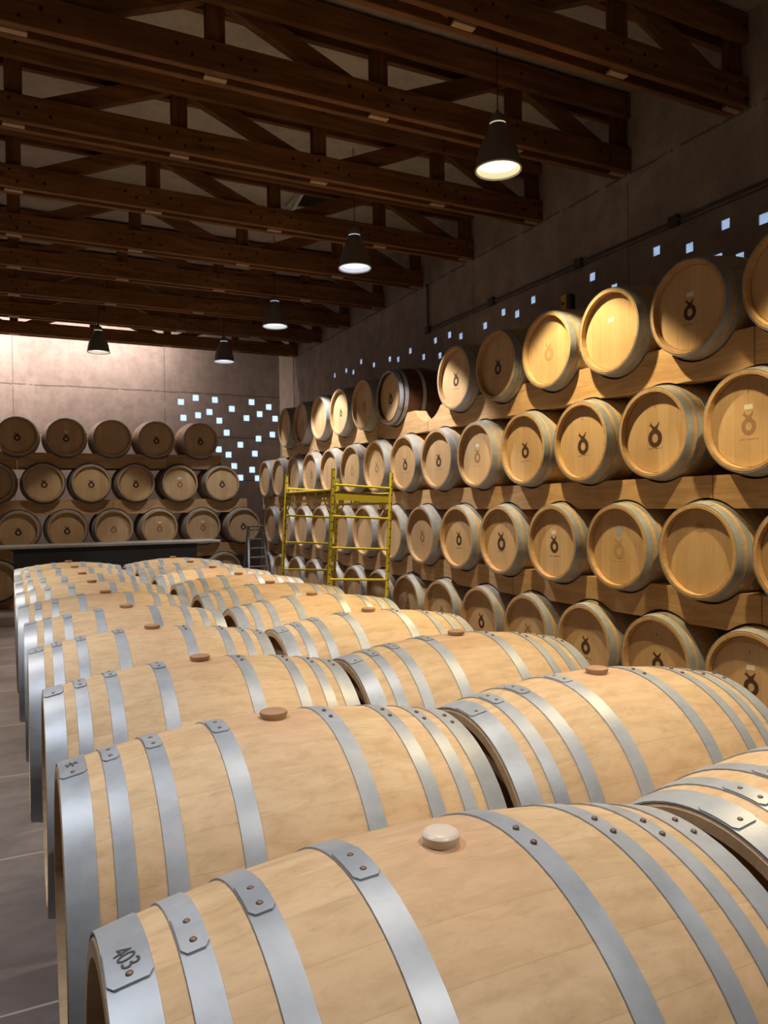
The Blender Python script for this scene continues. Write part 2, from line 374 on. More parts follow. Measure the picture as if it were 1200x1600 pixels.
# ------------------------------------------------------------------ roof trusses
TY = [3.85, 5.02, 6.24, 7.51, 8.72, 9.87, 11.12, 12.36, 13.59]
Z0, Z1, Z2, Z3 = EYE+2.865, EYE+3.065, EYE+3.33, EYE+3.53
XT0, XT1 = -6.98, XR-.004
NODES = [.04+1.21*k for k in range(-5, 4)] + [4.775]
bm = newbm(); tube(bm, (0, -.007, 0), (0, .002, 0), .011, 8); _o = obj('bolt', bm, M_BOLT); ME_BOLT = _o.data; bpy.data.objects.remove(_o)
def make_truss(label, y):
    t = thing('timber_truss', label, 'roof truss', (0, y, Z0), 0, 'timber roof trusses')
    def part(name, fn, m):
        bm = newbm(); fn(bm); return obj(name, bm, m, t)
    for s in (-1, 1):
        y0, y1 = sorted((s*.04, s*.092))
        part('bottom_chord', lambda bm: box(bm, XT0, XT1, y0, y1, 0, .2, bev=.004), M_TRUSS)
        part('top_chord', lambda bm: box(bm, XT0, XT1, y0, y1, .465, .663, bev=.004), M_TRUSS)
    for x in NODES:
        part('post', lambda bm: box(bm, x-.062, x+.062, -.039, .039, .012, .655, bev=.003), M_TRUSSZ)
    for x in NODES: part('lit_post_end', lambda bm: box(bm, x-.075, x+.075, -.024, .024, -.004, .0115), M_POST_END_LIT)  # thin pale slip under each post, its lit end put into colour
    for i, (a, b) in enumerate(zip(NODES[:-1], NODES[1:])):
        dn = (i % 2 == 0)                     # '\' or '/'
        za, zb = (.56, .10) if dn else (.10, .56)
        if i == len(NODES)-2: dn = True; za, zb = .56, .10
        p, q = Vector((a+.066, 0, za)), Vector((b-.066, 0, zb)); d = (q-p); L = d.length; an = math.atan2(d.z, d.x)
        Mx = Matrix.Translation(p) @ Matrix.Rotation(-an, 4, 'Y')
        part('diagonal', lambda bm: box(bm, 0, L, -.037, .037, -.065, .065, M=Mx, bev=.003), M_TRUSS)
    for x in NODES[4:]:
        for bx, bz in ((x-.03, .15), (x+.03, .05), (x-.17, .075), (x-.27, .12), (x+.15, .12), (x+.25, .07), (x+.02, .57)):
            o = bpy.data.objects.new('bolt', ME_BOLT); C.objects.link(o); o.parent = t; o.location = (bx, -.092, bz)
    return t
for i, y in enumerate(TY):
    if i == 0: tr = make_truss('dark stained timber roof truss nearest the camera, running across the top of the view', y); tr0 = tr
    else:
        tr = tr0.copy(); C.objects.link(tr); tr.location = (0, y, Z0)
        for ch in list(tr0.children):
            c = ch.copy(); c.parent = tr; C.objects.link(c)
        tr['label'] = ('dark stained timber roof truss, the farthest one, standing out against the lit back wall' if i == len(TY)-1 else
                       f'dark stained timber roof truss, {ORD[i]} from the camera')

# ------------------------------------------------------------------ barrels
HL = .44; RB = .3495; RE = .3
def rad(t): return RB-(RB-RE)*(abs(t)/HL)**2
TS = [-HL+2*HL*i/30 for i in range(31)]
def me_staves(mat, ow=.003):
    bm = newbm()
    prof = [(rad(t), t) for t in TS]
    prof[0] = (RE-.006, -HL); prof.insert(1, (rad(HL-.006), -HL+.006)); prof[-1] = (rad(HL-.006), HL-.006); prof.append((RE-.006, HL))
    prof += [(RE-.026, HL), (RE-.032, HL-.05), (RE-.03, HL-.075)] + [(rad(t)-.028, t) for t in (.2, 0, -.2)] + [(RE-.03, -HL+.075), (RE-.032, -HL+.05), (RE-.026, -HL)]
    lathe(bm, prof, 72, 'x', close=True)
    o = obj('staves', bm, mat, smooth=True); me = o.data; bpy.data.objects.remove(o); return me
def me_head(mat):
    bm = newbm(); lathe(bm, [(0, -HL+.038), (RE-.034, -HL+.038), (RE-.0295, -HL+.046), (RE-.0295, -HL+.052), (RE-.034, -HL+.060), (0, -HL+.060)], 72, 'x')
    o = obj('head', bm, mat, smooth=True); me = o.data; bpy.data.objects.remove(o); return me
def hoop_bm(a, b, seam=0., tab=True):
    """hoop between axial positions a < b; overlap tab and seam centred on angle `seam` (0 = top, + towards -y)"""
    bm = newbm(); th = .0028; k = 4
    ts = [a+(b-a)*i/k for i in range(k+1)]
    prof = [(rad(t)+th, t) for t in ts] + [(rad(t)-.0005, t) for t in ts[::-1]]
    lathe(bm, prof, 72, 'x', close=True)
    if tab:                                    # overlapping end of the strap
        N = 10; a0, a1 = seam-.13, seam+.13
        out = []; inn = []
        for j in range(N+1):
            g = a0+(a1-a0)*j/N; clip = .006 if j in (0, N) else 0
            ro, ri = [], []
            for i in range(k+1):
                t = min(max(ts[i], a+.001+clip), b-.001-clip); R = rad(t)+th
                for lst, rr in ((ro, R+.0026), (ri, R-.0005)):
                    lst.append(bm.verts.new((t, -rr*math.sin(g), rr*math.cos(g))))
            out.append(ro); inn.append(ri)
        for j in range(N):
            for i in range(k):
                bm.faces.new((out[j][i], out[j][i+1], out[j+1][i+1], out[j+1][i])); bm.faces.new((inn[j][i], inn[j+1][i], inn[j+1][i+1], inn[j][i+1]))
            for i in (0, k): bm.faces.new((out[j][i], out[j+1][i], inn[j+1][i], inn[j][i]))
        for j in (0, N):
            for i in range(k): bm.faces.new((out[j][i], out[j][i+1], inn[j][i+1], inn[j][i]))
    return bm
HOOPS_A = [(-.4385, -.388), (-.360, -.326), (-.278, -.243), (-.145, -.106), (.098, .137), (.243, .278), (.326, .360), (.388, .4385)]
HOOPS_D = [(-.4385, -.395), (-.375, -.335), (-.165, -.125), (.125, .165), (.335, .375), (.395, .4385)]
SEAM = [.07, .02, .0, -.02, .08, .10, .12, .14]
hoopme = {}
for kind, hs_ in (('A', HOOPS_A), ('D', HOOPS_D)):
    for i, (a, b) in enumerate(hs_):
        o = obj('hoop', hoop_bm(a, b, 0., tab=i < 4), M_HOOP, smooth=True); hoopme[kind, i] = o.data; bpy.data.objects.remove(o)
def rivet_me():
    bm = newbm(); lathe(bm, [(0, .0025), (.003, .002), (.0046, .0006), (.005, -.004)], 14, 'z')
    o = obj('rivet', bm, M_RIVET, smooth='all'); me = o.data; bpy.data.objects.remove(o); return me
ME_RIVET = rivet_me()
def bung_me(mat, prof):
    bm = newbm(); lathe(bm, prof, 28, 'z'); o = obj('bung', bm, mat, smooth=True); me = o.data; bpy.data.objects.remove(o); return me
PB = [(0, .017), (.026, .017), (.030, .015), (.031, .011), (.025, -.004), (.022, -.02), (0, -.02)]
ME_BUNG = bung_me(M_BUNG, [(0, .020), (.018, .0195), (.0235, .018), (.0262, .0145), (.0255, .007), (.021, -.004), (.020, -.02), (0, -.02)]); ME_BUNG2 = bung_me(M_BUNG2, PB)
ME = dict(st=me_staves(M_ST), st2=me_staves(M_ST2), std=me_staves(M_STD), hd=me_head(M_HD), hdn=me_head(M_HDN))
FX = -HL+.038                                   # plane of the head
def strip(bm, pts, w0, w1, x=FX-.0006):         # tapered ribbon in the y/z plane of the head
    L = []
    for i, p in enumerate(pts):
        p = Vector(p); d = (Vector(pts[min(i+1, len(pts)-1)])-Vector(pts[max(i-1, 0)])).normalized(); n = Vector((-d.y, d.x))
        ww = w0+(w1-w0)*i/(len(pts)-1); L.append((bm.verts.new((x, *(p+n*ww/2))), bm.verts.new((x, *(p-n*ww/2)))))
    for A, B in zip(L[:-1], L[1:]): bm.faces.new((A[0], B[0], B[1], A[1]))
def emblem_me(mat, k=1.0, text=True):
    """ring with two crossing leaves above; local -y is to the viewer's right of the head"""
    bm = newbm(); x = FX-.0006; N = 36
    O = [bm.verts.new((x, .050*k*math.cos(t), -.03*k+.051*k*math.sin(t))) for t in [2*PI*i/N for i in range(N)]]
    I = [bm.verts.new((x, .021*k*math.cos(t), -.03*k+.025*k*math.sin(t))) for t in [2*PI*i/N for i in range(N)]]
    for i in range(N): bm.faces.new((O[i], O[(i+1)%N], I[(i+1)%N], I[i]))
    strip(bm, [(.014*k, .012*k), (-.004*k, .026*k), (-.020*k, .040*k), (-.030*k, .058*k)], .026*k, .004*k, FX-.0009)
    strip(bm, [(-.014*k, .012*k), (.004*k, .024*k), (.022*k, .036*k), (.042*k, .046*k)], .026*k, .004*k, FX-.0012)
    strip(bm, [(.016*k, .032*k), (.028*k, .048*k), (.030*k, .062*k)], .014*k, .003*k, FX-.0015)
    o = obj('emblem', bm, mat); me = o.data; bpy.data.objects.remove(o); return me
def script_me(mat):                             # faint illegible line of lettering under the ring
    bm = newbm(); rnd = random.Random(3)
    y = .062
    while y > -.062:
        h = rnd.choice((.005, .005, .008)); strip(bm, [(y, -.108), (y-.002, -.108+h)], .0034, .003)
        if rnd.random() < .6: strip(bm, [(y-.001, -.107), (y-.004, -.106+h*.4)], .0026, .0026)
        y -= rnd.choice((.005, .006, .006, .011))
    o = obj('lettering', bm, mat); me = o.data; bpy.data.objects.remove(o); return me
def rect_me(name, mat, cy, cz, w, h, sides=4):
    bm = newbm(); x = FX-.0008
    if sides == 4: vs = [(cy-w/2, cz-h/2), (cy+w/2, cz-h/2), (cy+w/2, cz+h/2), (cy-w/2, cz+h/2)]
    else: vs = [(cy+w/2*math.sin(2*PI*i/sides), cz+h/2*math.cos(2*PI*i/sides)) for i in range(sides)]
    bm.faces.new([bm.verts.new((x, a, b)) for a, b in vs]); o = obj(name, bm, mat); me = o.data; bpy.data.objects.remove(o); return me
EMB = {'dark': emblem_me(M_EMB, 1.0), 'big': emblem_me(M_EMB, 1.22), 'faint': emblem_me(M_EMBF, 1.0), 'ghost': emblem_me(M_EMBG, 1.1), 'small': emblem_me(M_EMB, .8)}
SCR = {'dark': script_me(M_EMB), 'big': script_me(M_EMB), 'faint': script_me(M_EMBF), 'ghost': script_me(M_EMBG), 'small': script_me(M_EMBG)}
ME_STICK = rect_me('sticker', M_STICK, 0, .085, .058, .030); ME_SEAL = rect_me('seal_sticker', M_SEAL, 0, .115, .075, .085, 6)
ME_OVAL = rect_me('oval_sticker', M_EMBG, 0, .15, .075, .055, 20)
ME_TOPMARK = rect_me('top_mark', M_EMBF, 0, .175, .014, .020, 5)
EMB_TXT = {'dark': 'dark ring emblem', 'big': 'large dark ring emblem', 'faint': 'faded ring emblem', 'ghost': 'very faint ring emblem', 'small': 'small ring emblem', 'none': 'plain head',
           'stick': 'small white sticker', 'seal': 'blue-grey hexagonal sticker', 'oval': 'pale round mark', 'fst': 'white sticker, faded emblem', 'dst': 'white sticker, dark emblem'}
def barrel(center, rotz, label, group, body='st', head='hd', mark=None, bung=None, near=False, tilt=0., hoops='A', seams=True, yaw=0.):
    t = thing('wine_barrel', label, 'barrel', center, rotz+yaw, group); t.rotation_euler.x = tilt if rotz == 0 else 0
    def ch(name, me, par=t):
        o = bpy.data.objects.new(name, me); o.parent = par; C.objects.link(o); return o
    ch('staves', ME[body]); h0 = ch('head', ME[head]); h1 = ch('head', ME[head]); h1.rotation_euler.z = PI
    n = len(HOOPS_A if hoops == 'A' else HOOPS_D)
    for i in range(n):
        hp = ch('hoop', hoopme[hoops, i]); s = (SEAM[i] if near else random.uniform(-.3, .35)) if seams else 0
        if near: s += random.uniform(-.03, .03)
        hp.rotation_euler.x = s
        if near:
            a, b = HOOPS_A[i]; tm = (a+b)/2
            for g in ((-.045, .075) if i else (.085,)):
                if i == 0: tt = tm
                else: tt = tm
                rv = ch('rivet', ME_RIVET, hp); R = rad(tt)+.0052
                rv.location = (tt, -R*math.sin(g), R*math.cos(g)); rv.rotation_euler.x = g
    b = ch('bung', bung or ME_BUNG2); b.location = (0, 0, RB-.002)
    if mark and mark != 'none':
        e = {'seal': 'ghost', 'fst': 'faint', 'dst': 'dark'}.get(mark, mark)
        parts = []
        if e in EMB: parts += [ch('emblem', EMB[e], h0), ch('lettering', SCR[e], h0)]
        if mark in ('stick', 'fst', 'dst'): parts.append(ch('sticker', ME_STICK, h0))
        if mark == 'seal': parts.append(ch('hexagonal_sticker', ME_SEAL, h0)); parts[-1]['label'] = 'blue-grey hexagonal sticker'
        if mark == 'oval': parts.append(ch('round_mark', ME_OVAL, h0))
        if mark in ('dark', 'big', 'dst', 'fst', 'faint'): parts.append(ch('top_mark', ME_TOPMARK, h0))
        h0.rotation_euler.x = random.uniform(-.06, .06)
    return t, h0

# barrels lying on the floor racks in two columns
LC = [(.518,.895),(.507,1.606),(.502,2.322),(.474,3.036),(.468,3.750),(.447,4.466),(.438,5.180),(.434,5.894),(.430,6.608),(.428,7.322)]
RC = [(1.443,.880),(1.420,1.594),(1.410,2.308),(1.396,3.022),(1.400,3.738),(1.398,4.456),(1.396,5.172),(1.386,5.888),(1.360,6.604),(1.345,7.320)]
FZ = EYE-.4466-.012-RB-.004
near_barrels = {}
for col, pts, rel in (('left', LC, ''), ('right', RC, '')):
    for i, (x, y) in enumerate(pts):
        if col == 'left':
            lab = {0: 'big pale oak barrel in the foreground, end hoop stamped 403, pale bung',
                   1: 'pale oak barrel just behind the one stamped 403, star stamp on its end hoop'}.get(i, f'pale oak floor barrel with grey hoops, {ORD[i]} from the camera in the left column')
        else:
            lab = {0: 'pale oak barrel at the bottom right corner, cut off by the edge'}.get(i, f'pale oak floor barrel with grey hoops, {ORD[i]} from the camera in the right column')
        if i == 9: lab = f'pale oak floor barrel at the far end of the {col} column, near the counter'
        t, h = barrel((x, y, FZ), 0, lab, f'barrels lying on floor racks, {col} column', body='st', head='hdn' if col == 'right' else 'hd', mark=None,
                      bung=ME_BUNG if (col == 'left' and i == 0) else None, near=i < 4, yaw=-.0094+random.uniform(-.004, .004))
        near_barrels[col, i] = t
# stamp on the end hoop of the first two barrels, wrapped onto the hoop
def stamp(par, text, size, ang, tpos, rot):
    cu = bpy.data.curves.new('t', 'FONT'); cu.body = text; cu.size = size; cu.align_x = 'CENTER'; cu.align_y = 'CENTER'; cu.space_character = .92
    o = bpy.data.objects.new('t', cu); C.objects.link(o); dg = bpy.context.evaluated_depsgraph_get()
    me = bpy.data.meshes.new_from_object(o.evaluated_get(dg)); bpy.data.objects.remove(o)
    bm = newbm(); bm.from_mesh(me); bmesh.ops.subdivide_edges(bm, edges=[e for e in bm.edges if e.calc_length() > size*.15], cuts=2)
    for v in bm.verts:
        a, b = v.co.x, v.co.y
        a, b = a*math.cos(rot)-b*math.sin(rot), a*math.sin(rot)+b*math.cos(rot)
        t = tpos+a; R = rad(t)+.0062; g = ang-b/R
        v.co = (t, -R*math.sin(g), R*math.cos(g))
    s = obj('stamped_mark', bm, M_INK, par); return s
hoop0 = [c for c in near_barrels['left', 0].children if c.name.startswith('hoop')][0]
s = stamp(near_barrels['left', 0], '403', .030, .045, -.415, -1.30); s['label'] = 'black 403 stamped on the end hoop'
s = stamp(near_barrels['left', 1], '*', .06, .045, -.412, .2); s['label'] = 'black star stamp on the end hoop'

# steel cradles under each pair of barrels
def cradle(x, y, label, first=[]):
    if not first:
        t = thing('barrel_cradle', label, 'barrel cradle', (x, y, 0), 0, 'steel cradles under the floor barrels')
        ztop = FZ-RB-.006
        for s in (-1, 1):
            bm = newbm(); box(bm, s*.2-.022, s*.2+.022, -.68, .68, ztop-.05, ztop-.006, bev=.003); obj('rail', bm, M_BLACK, t)
            for yy in (-.6, .6):
                bm = newbm(); box(bm, s*.2-.02, s*.2+.02, yy-.02, yy+.02, 0, ztop-.05, bev=.003); obj('leg', bm, M_BLACK, t)
        for yy in (-.6, .6):
            bm = newbm(); box(bm, -.178, .178, yy-.015, yy+.015, .06, .09); obj('crossbar', bm, M_BLACK, t)
        first.append(t); return t
    t = first[0].copy(); C.objects.link(t); t.location = (x, y, 0); t['label'] = label
    for ch in list(first[0].children):
        c = ch.copy(); c.parent = t; C.objects.link(c)
for col, pts in (('left', LC), ('right', RC)):
    for i in range(0, 10, 2):
        x = (pts[i][0]+pts[i+1][0])/2; y = (pts[i][1]+pts[i+1][1])/2
        if col == 'left': cradle(x, y, f'black steel cradle under the {ORD[i]} and {ORD[i+1]} barrels of the left column')
    if col == 'right':
        for i in range(0, 10, 2): cradle((pts[i][0]+pts[i+1][0])/2, (pts[i][1]+pts[i+1][1])/2, f'black steel cradle under the {ORD[i]} and {ORD[i+1]} barrels of the right column')

# barrels on the timber rack along the right wall (heads face -x)
XF = 3.85; cx = XF+HL
ROWS_R = {
 'top': (1.237, [(2.75,'ghost'),(3.46,'dst'),(4.17,'stick'),(4.88,'ghost'),(5.59,'dark'),(6.30,'dark'),(7.72,'dark'),(8.45,'faint'),(9.19,'small'),(9.92,'none'),(10.66,'ghost'),(11.41,'none')]),
 'second': (.468, [(3.04,'fst'),(3.77,'big'),(4.48,'big'),(5.21,'dark'),(5.94,'fst'),(6.66,'dark'),(7.39,'dark'),(8.12,'faint'),(8.85,'ghost'),(9.58,'none'),(10.31,'faint'),(11.04,'none'),(11.78,'none'),(12.52,'none')]),
 'third': (-.315, [(2.70,'none'),(3.41,'oval'),(4.12,'seal'),(4.84,'dst'),(5.57,'big'),(6.29,'dark'),(7.02,'faint'),(7.75,'none'),(8.48,'none'),(9.22,'none'),(9.97,'none'),(10.72,'none'),(11.47,'small'),(12.25,'none')]),
 'bottom': (-1.07, [(3.05,'dst'),(3.77,'dark'),(4.48,'dark'),(5.20,'faint'),(5.91,'dark'),(6.64,'faint'),(7.37,'faint'),(8.10,'none'),(8.83,'none'),(9.56,'none'),(10.3,'none'),(11.03,'none'),(11.78,'none'),(12.50,'none')])}
for rn, (z, lst) in ROWS_R.items():
    for i, (y, mk) in enumerate(lst):
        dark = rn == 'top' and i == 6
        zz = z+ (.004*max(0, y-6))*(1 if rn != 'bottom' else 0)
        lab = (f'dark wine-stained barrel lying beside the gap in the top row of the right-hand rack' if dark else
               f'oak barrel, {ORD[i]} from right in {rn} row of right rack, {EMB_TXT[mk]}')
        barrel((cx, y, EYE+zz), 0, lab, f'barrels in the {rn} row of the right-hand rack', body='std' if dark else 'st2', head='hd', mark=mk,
               hoops='D' if dark or random.random() < .25 else 'A', yaw=random.uniform(-.012, .012))
# barrels on the rack along the back wall (heads face -y)
YFB = 13.3; cy = YFB+HL
ROWS_B = {
 'top': (1.20, [(.05,'dark'),(.77,'dst'),(1.49,'none'),(2.21,'dark'),(2.95,'dark')]),
 'second': (.45, [(-.29,'none'),(.43,'dark'),(1.145,'dark'),(1.86,'dark'),(2.59,'fst'),(3.33,'dark')]),
 'third': (-.31, [(.05,'dark'),(.77,'dark'),(1.49,'faint'),(2.23,'fst'),(2.98,'fst'),(3.705,'dark')]),
 'bottom': (-1.10, [(-.26,'none'),(.46,'none'),(2.62,'none'),(3.35,'none')])}
for rn, (z, lst) in ROWS_B.items():
    for i, (x, mk) in enumerate(lst):
        pos = f'{ORD[i]} from the left' if rn != 'bottom' else ('at the left picture edge', 'behind the counter leg', 'behind the counter end', 'beside the step ladder')[i]
        barrel((x, cy, EYE+z), PI/2, (f'oak barrel, {pos} in {rn} row of back rack, {EMB_TXT[mk]}' if rn != 'bottom' else f'oak barrel in the bottom row of the back-wall rack, {pos}'), f'barrels in the {rn} row of the back-wall rack',
               body='st2', head='hd', mark=mk, yaw=random.uniform(-.015, .015))

# timber beams with cradle notches
def beam_profile(a0, a1, z0, z1, tops, bots, R):
    """outline in (a,z); notch circles: tops = centres above, bots = centres below"""
    def edge(zline, cs, sgn):
        pts = []; n = int((a1-a0)/.02)+1
        for i in range(n+1):
            a = a0+(a1-a0)*i/n; z = zline
            for (ca, cz) in cs:
                d = abs(a-ca)
                if d < R:
                    h = math.sqrt(R*R-d*d)
                    z = min(z, cz-h) if sgn > 0 else max(z, cz+h)
            pts.append((a, z))
        out = [pts[0]]
        for k in range(1, len(pts)-1):
            if not (abs(pts[k][1]-pts[k-1][1]) < 1e-6 and abs(pts[k][1]-pts[k+1][1]) < 1e-6): out.append(pts[k])
        out.append(pts[-1]); return out
    return edge(z0, bots, -1) + edge(z1, tops, 1)[::-1]
def beams(rows, bands, axis, x0, x1, mat, R, side):
    names = list(rows)
    for (upn, dnn, z0, z1, breaks) in bands:
        tops = [(a, EYE+rows[upn][0]+(.004*max(0, a-6) if axis == 'x' and upn != 'bottom' else 0)) for a, _ in rows[upn][1]]
        if axis == 'x' and upn == 'top': tops.append((6.99, EYE+1.24))
        bots = [(a, EYE+rows[dnn][0]+(.004*max(0, a-6) if axis == 'x' and dnn != 'bottom' else 0)) for a, _ in rows[dnn][1]] if dnn else []
        for k, (a0, a1) in enumerate(zip(breaks[:-1], breaks[1:])):
            bm = newbm(); rise = .004*max(0, (a0+a1)/2-6) if axis == 'x' and upn != 'bottom' else 0
            pts = beam_profile(a0+.004, a1-.004, (EYE+z0+rise) if z0 > -1.4 else 0, EYE+z1+rise, tops, bots, R)
            pos = f'{ORD[k]} from {"right" if axis=="x" else "left"}'
            for (b0, b1, fr) in ((x0[0], x0[1], 'front'), (x1[0], x1[1], 'rear')):
                if fr == 'rear': bm = newbm()
                prism(bm, pts, b0, b1, axis)
                o = obj('rack_timber', bm, mat)
                tag(o, f'notched pine beam, {fr} of {side}, under {upn} row, {pos}', 'beam', f'timber beams of the {side}')
RF = rad(HL-.17)+.008
beams(ROWS_R, [('top', 'second', .785, 1.035, [2.3, 3.05, 5.52, 6.99, 8.2, 10.4, 11.85]), ('second', 'third', -.045, .165, [2.3, 3.36, 5.83, 8.3, 10.7, 12.95]),
               ('third', 'bottom', -.80, -.562, [2.3, 3.02, 5.5, 7.95, 10.4, 12.75]), ('bottom', None, -1.55, -1.335, [2.4, 4.9, 7.4, 9.9, 12.95])],
      'x', (3.955, 4.095), (4.485, 4.625), M_PINE, RF, 'right-hand rack')
beams(ROWS_B, [('top', 'second', .70, .945, [-1.3, .05, 2.40, 3.34]), ('second', 'third', -.065, .175, [-1.3, 1.5, 3.80]),
               ('third', 'bottom', -.835, -.61, [-1.3, 1.5, 3.80]), ('bottom', None, -1.55, -1.37, [-1.3, 1.5, 3.80])],
      'y', (13.405, 13.545), (13.935, 14.075), M_PINEX, RF, 'back-wall rack')

# ------------------------------------------------------------------ pendant lamps
def lamp_mesh():
    bm = newbm(); th = .004
    out = [(.159, 0), (.163, .006), (.159, .014), (.155, .05), (.146, .10), (.132, .15), (.113, .195), (.092, .235), (.074, .268), (.064, .30), (.062, .315)]
    inn = [(r-th, h) for r, h in out[::-1]]
    lathe(bm, out+inn, 48, 'z', close=True); return bm
shade_me = obj('lamp_shade', lamp_mesh(), M_SHADE, smooth=True); sm = shade_me.data; bpy.data.objects.remove(shade_me)
def simple(name, fn, mat, smooth=True):
    bm = newbm(); fn(bm); o = obj(name, bm, mat, smooth=smooth); me = o.data; bpy.data.objects.remove(o); return me
lin = simple('reflector', lambda bm: lathe(bm, [(.1535, .003), (.1495, .05), (.1405, .10), (.1265, .15), (.1075, .195), (.0865, .235), (.0685, .268), (.0585, .305), (0, .305)], 48), M_INNER)
gal = simple('cap', lambda bm: lathe(bm, [(.060, .325), (.064, .335), (.058, .362), (.044, .385), (.02, .395), (.012, .42), (0, .42)], 32), M_SHADE)
collar = lambda m: simple('collar', lambda bm: lathe(bm, [(.056, .31), (.056, .33), (0, .33)], 32), m)
rimring = simple('rim_ring', lambda bm: lathe(bm, [(.164, -.004), (.166, .003), (.162, .008), (.157, .003), (.158, -.004)], 48, close=True), M_INNER)
cord = simple('cord', lambda bm: tube(bm, (0, 0, .41), (0, 0, CEIL-LAMP_Z), .004, 8), M_BLACK)
cone_cache = {}
for i, (x, y, wt, colr) in enumerate(LAMPS):
    lab = ['grey bell-shaped pendant lamp nearest the camera, warm light, upper right of the view', 'grey bell-shaped pendant lamp, second nearest of the right-hand line, bluish white light', 'grey bell-shaped pendant lamp, third of the right-hand line, bluish white light',
           'grey bell-shaped pendant lamp at the far end, hanging above the glass blocks', 'grey bell-shaped pendant lamp hanging at far left above the back-wall rack'] 
    t = thing('pendant_lamp', lab[i] if i < SEEN else f'grey bell-shaped pendant lamp outside the view, {ORD[i-SEEN]} of those', 'lamp', (x, y, LAMP_Z), 0, 'bell-shaped pendant lamps')
    k = tuple(round(c, 2) for c in colr)
    tint = {0: (1.0, .93, .55), 1: (.74, .84, 1.0), 2: (.78, .90, 1.0), 3: (.8, .82, 1.0), 4: (1.0, .86, .7)}.get(i, (1, .9, .7))
    if tint not in cone_cache:
        cone_cache[tint] = (collar(mat_emit('lamp_collar_glow', tint, .45)), simple('diffuser', lambda bm: lathe(bm, [(0, .052), (.05, .050), (.147, .044)], 40), mat_emit('lamp_diffuser_glow', tint, 1.4)))
    for nm, me in (('lamp_shade', sm), ('reflector', lin), ('cap', gal), ('collar', cone_cache[tint][0]), ('diffuser', cone_cache[tint][1]), ('rim_ring', rimring), ('cord', cord)):
        o = bpy.data.objects.new(nm, me); o.parent = t; C.objects.link(o)
    ld = bpy.data.lights.new('lamp_light', 'SPOT'); ld.energy = wt; ld.color = colr; ld.spot_size = math.radians(CONE if i not in (3, 4) else 80); ld.spot_blend = .22; ld.shadow_soft_size = .045
    lo = bpy.data.objects.new('lamp_light', ld); lo.location = (0, 0, .035); lo.parent = t; C.objects.link(lo)

# ------------------------------------------------------------------ yellow scaffold tower
def mat_yleg():
    b = NB('yellow_leg'); o = b.sep(b.tc.outputs['Object']); n = b.sep(b.tc.outputs['Normal'])
    m = b.math('LESS_THAN', b.math('ABSOLUTE', b.math('SUBTRACT', b.math('FRACT', b.math('DIVIDE', o[2], .09)), .5)), .09)
    m = b.math('MULTIPLY', m, b.math('LESS_THAN', n[1], -.93))
    return b.out(b.mix(m, (.70, .57, .03), (.05, .04, .01)), .4)
M_YLEG = mat_yleg()
def scaffold():
    t = thing('scaffold_tower', 'yellow steel rolling scaffold tower standing in the aisle before the right-hand rack', 'scaffold', (3.2, 7.2, 0))
    tilt = Matrix.Rotation(math.radians(3.6), 4, 'Y')
    W, Lg = .335, 1.48
    def P(x, y, z): p = tilt @ Vector((x, 0, z-1.0)); return Vector((p.x+.03, y, p.z+1.0))
    for yi, y in enumerate((0, Lg)):
        e = .0
        for s in (-1, 1):
            bm = newbm(); zt = EYE+.375-e
            a, b = P(s*W, y, .12 if s > 0 else .08), P(s*W, y, zt)
            tube(bm, a, b, .021, 14)
            obj('leg', bm, M_YLEG, t, smooth=True)
            bm = newbm(); foot = P(s*W, y, .12); cxx = foot.x
            lathe(bm, [(0, -.017), (.05, -.017), (.06, -.010), (.06, .010), (.05, .017), (0, .017)], 24, 'x', M=Matrix.Translation((cxx, y, .06)))
            obj('caster', bm, M_BLACK, t, smooth=True)
            bm = newbm(); box(bm, cxx-.03, cxx+.03, y-.02, y+.02, .10, foot.z+.03); obj('caster_fork', bm, M_YEL, t)
        for z in (.21, -.115, -.44, -.765, -1.09):
            bm = newbm(); tube(bm, P(-W, y, EYE+z), P(W, y, EYE+z), .0125, 10); obj('rung', bm, M_YEL, t, smooth=True)
    bm = newbm(); A, B = P(-W+.03, 0, EYE+.125), P(W-.03, 0, EYE+.125)
    vs = []
    for y in (.0, Lg):
        for p, dz in ((A, 0), (B, 0), (B, .02), (A, .02)): vs.append(bm.verts.new((p.x, y, p.z+dz)))
    for f in ((0,1,2,3), (7,6,5,4), (0,4,5,1), (1,5,6,2), (2,6,7,3), (3,7,4,0)): bm.faces.new([vs[i] for i in f])
    obj('platform', bm, M_PLY, t)
    for s in (-1, 1):
        bm = newbm()
        for z in (.155, .05):
            tube(bm, P(s*(W-.005), .0, EYE+z), P(s*(W-.005), Lg, EYE+z), .013, 10)
        for k in range(1, 6):
            y = Lg*k/6; tube(bm, P(s*(W-.005), y, EYE+.05), P(s*(W-.005), y, EYE+.155), .008, 8)
        obj('side_rail', bm, M_YEL, t, smooth=True)
        for y, d in ((0, 1), (Lg, -1)):
            bm = newbm(); tube(bm, P(s*W, y, EYE-.13), P(s*W, y+d*.22, EYE+.05), .009, 8); obj('brace', bm, M_YEL, t, smooth=True)
    bm = newbm(); a, b = P(-W+.03, -.004, EYE+.085), P(W-.03, -.004, EYE+.085)
    vs = [bm.verts.new((q.x, yy, q.z+dz)) for yy in (-.004, .012) for q, dz in ((a, -.03), (b, -.03), (b, .035), (a, .035))]
    for f in ((0,1,2,3), (7,6,5,4), (0,4,5,1), (1,5,6,2), (2,6,7,3), (3,7,4,0)): bm.faces.new([vs[i] for i in f])
    obj('end_plate', bm, M_YEL, t)
scaffold()

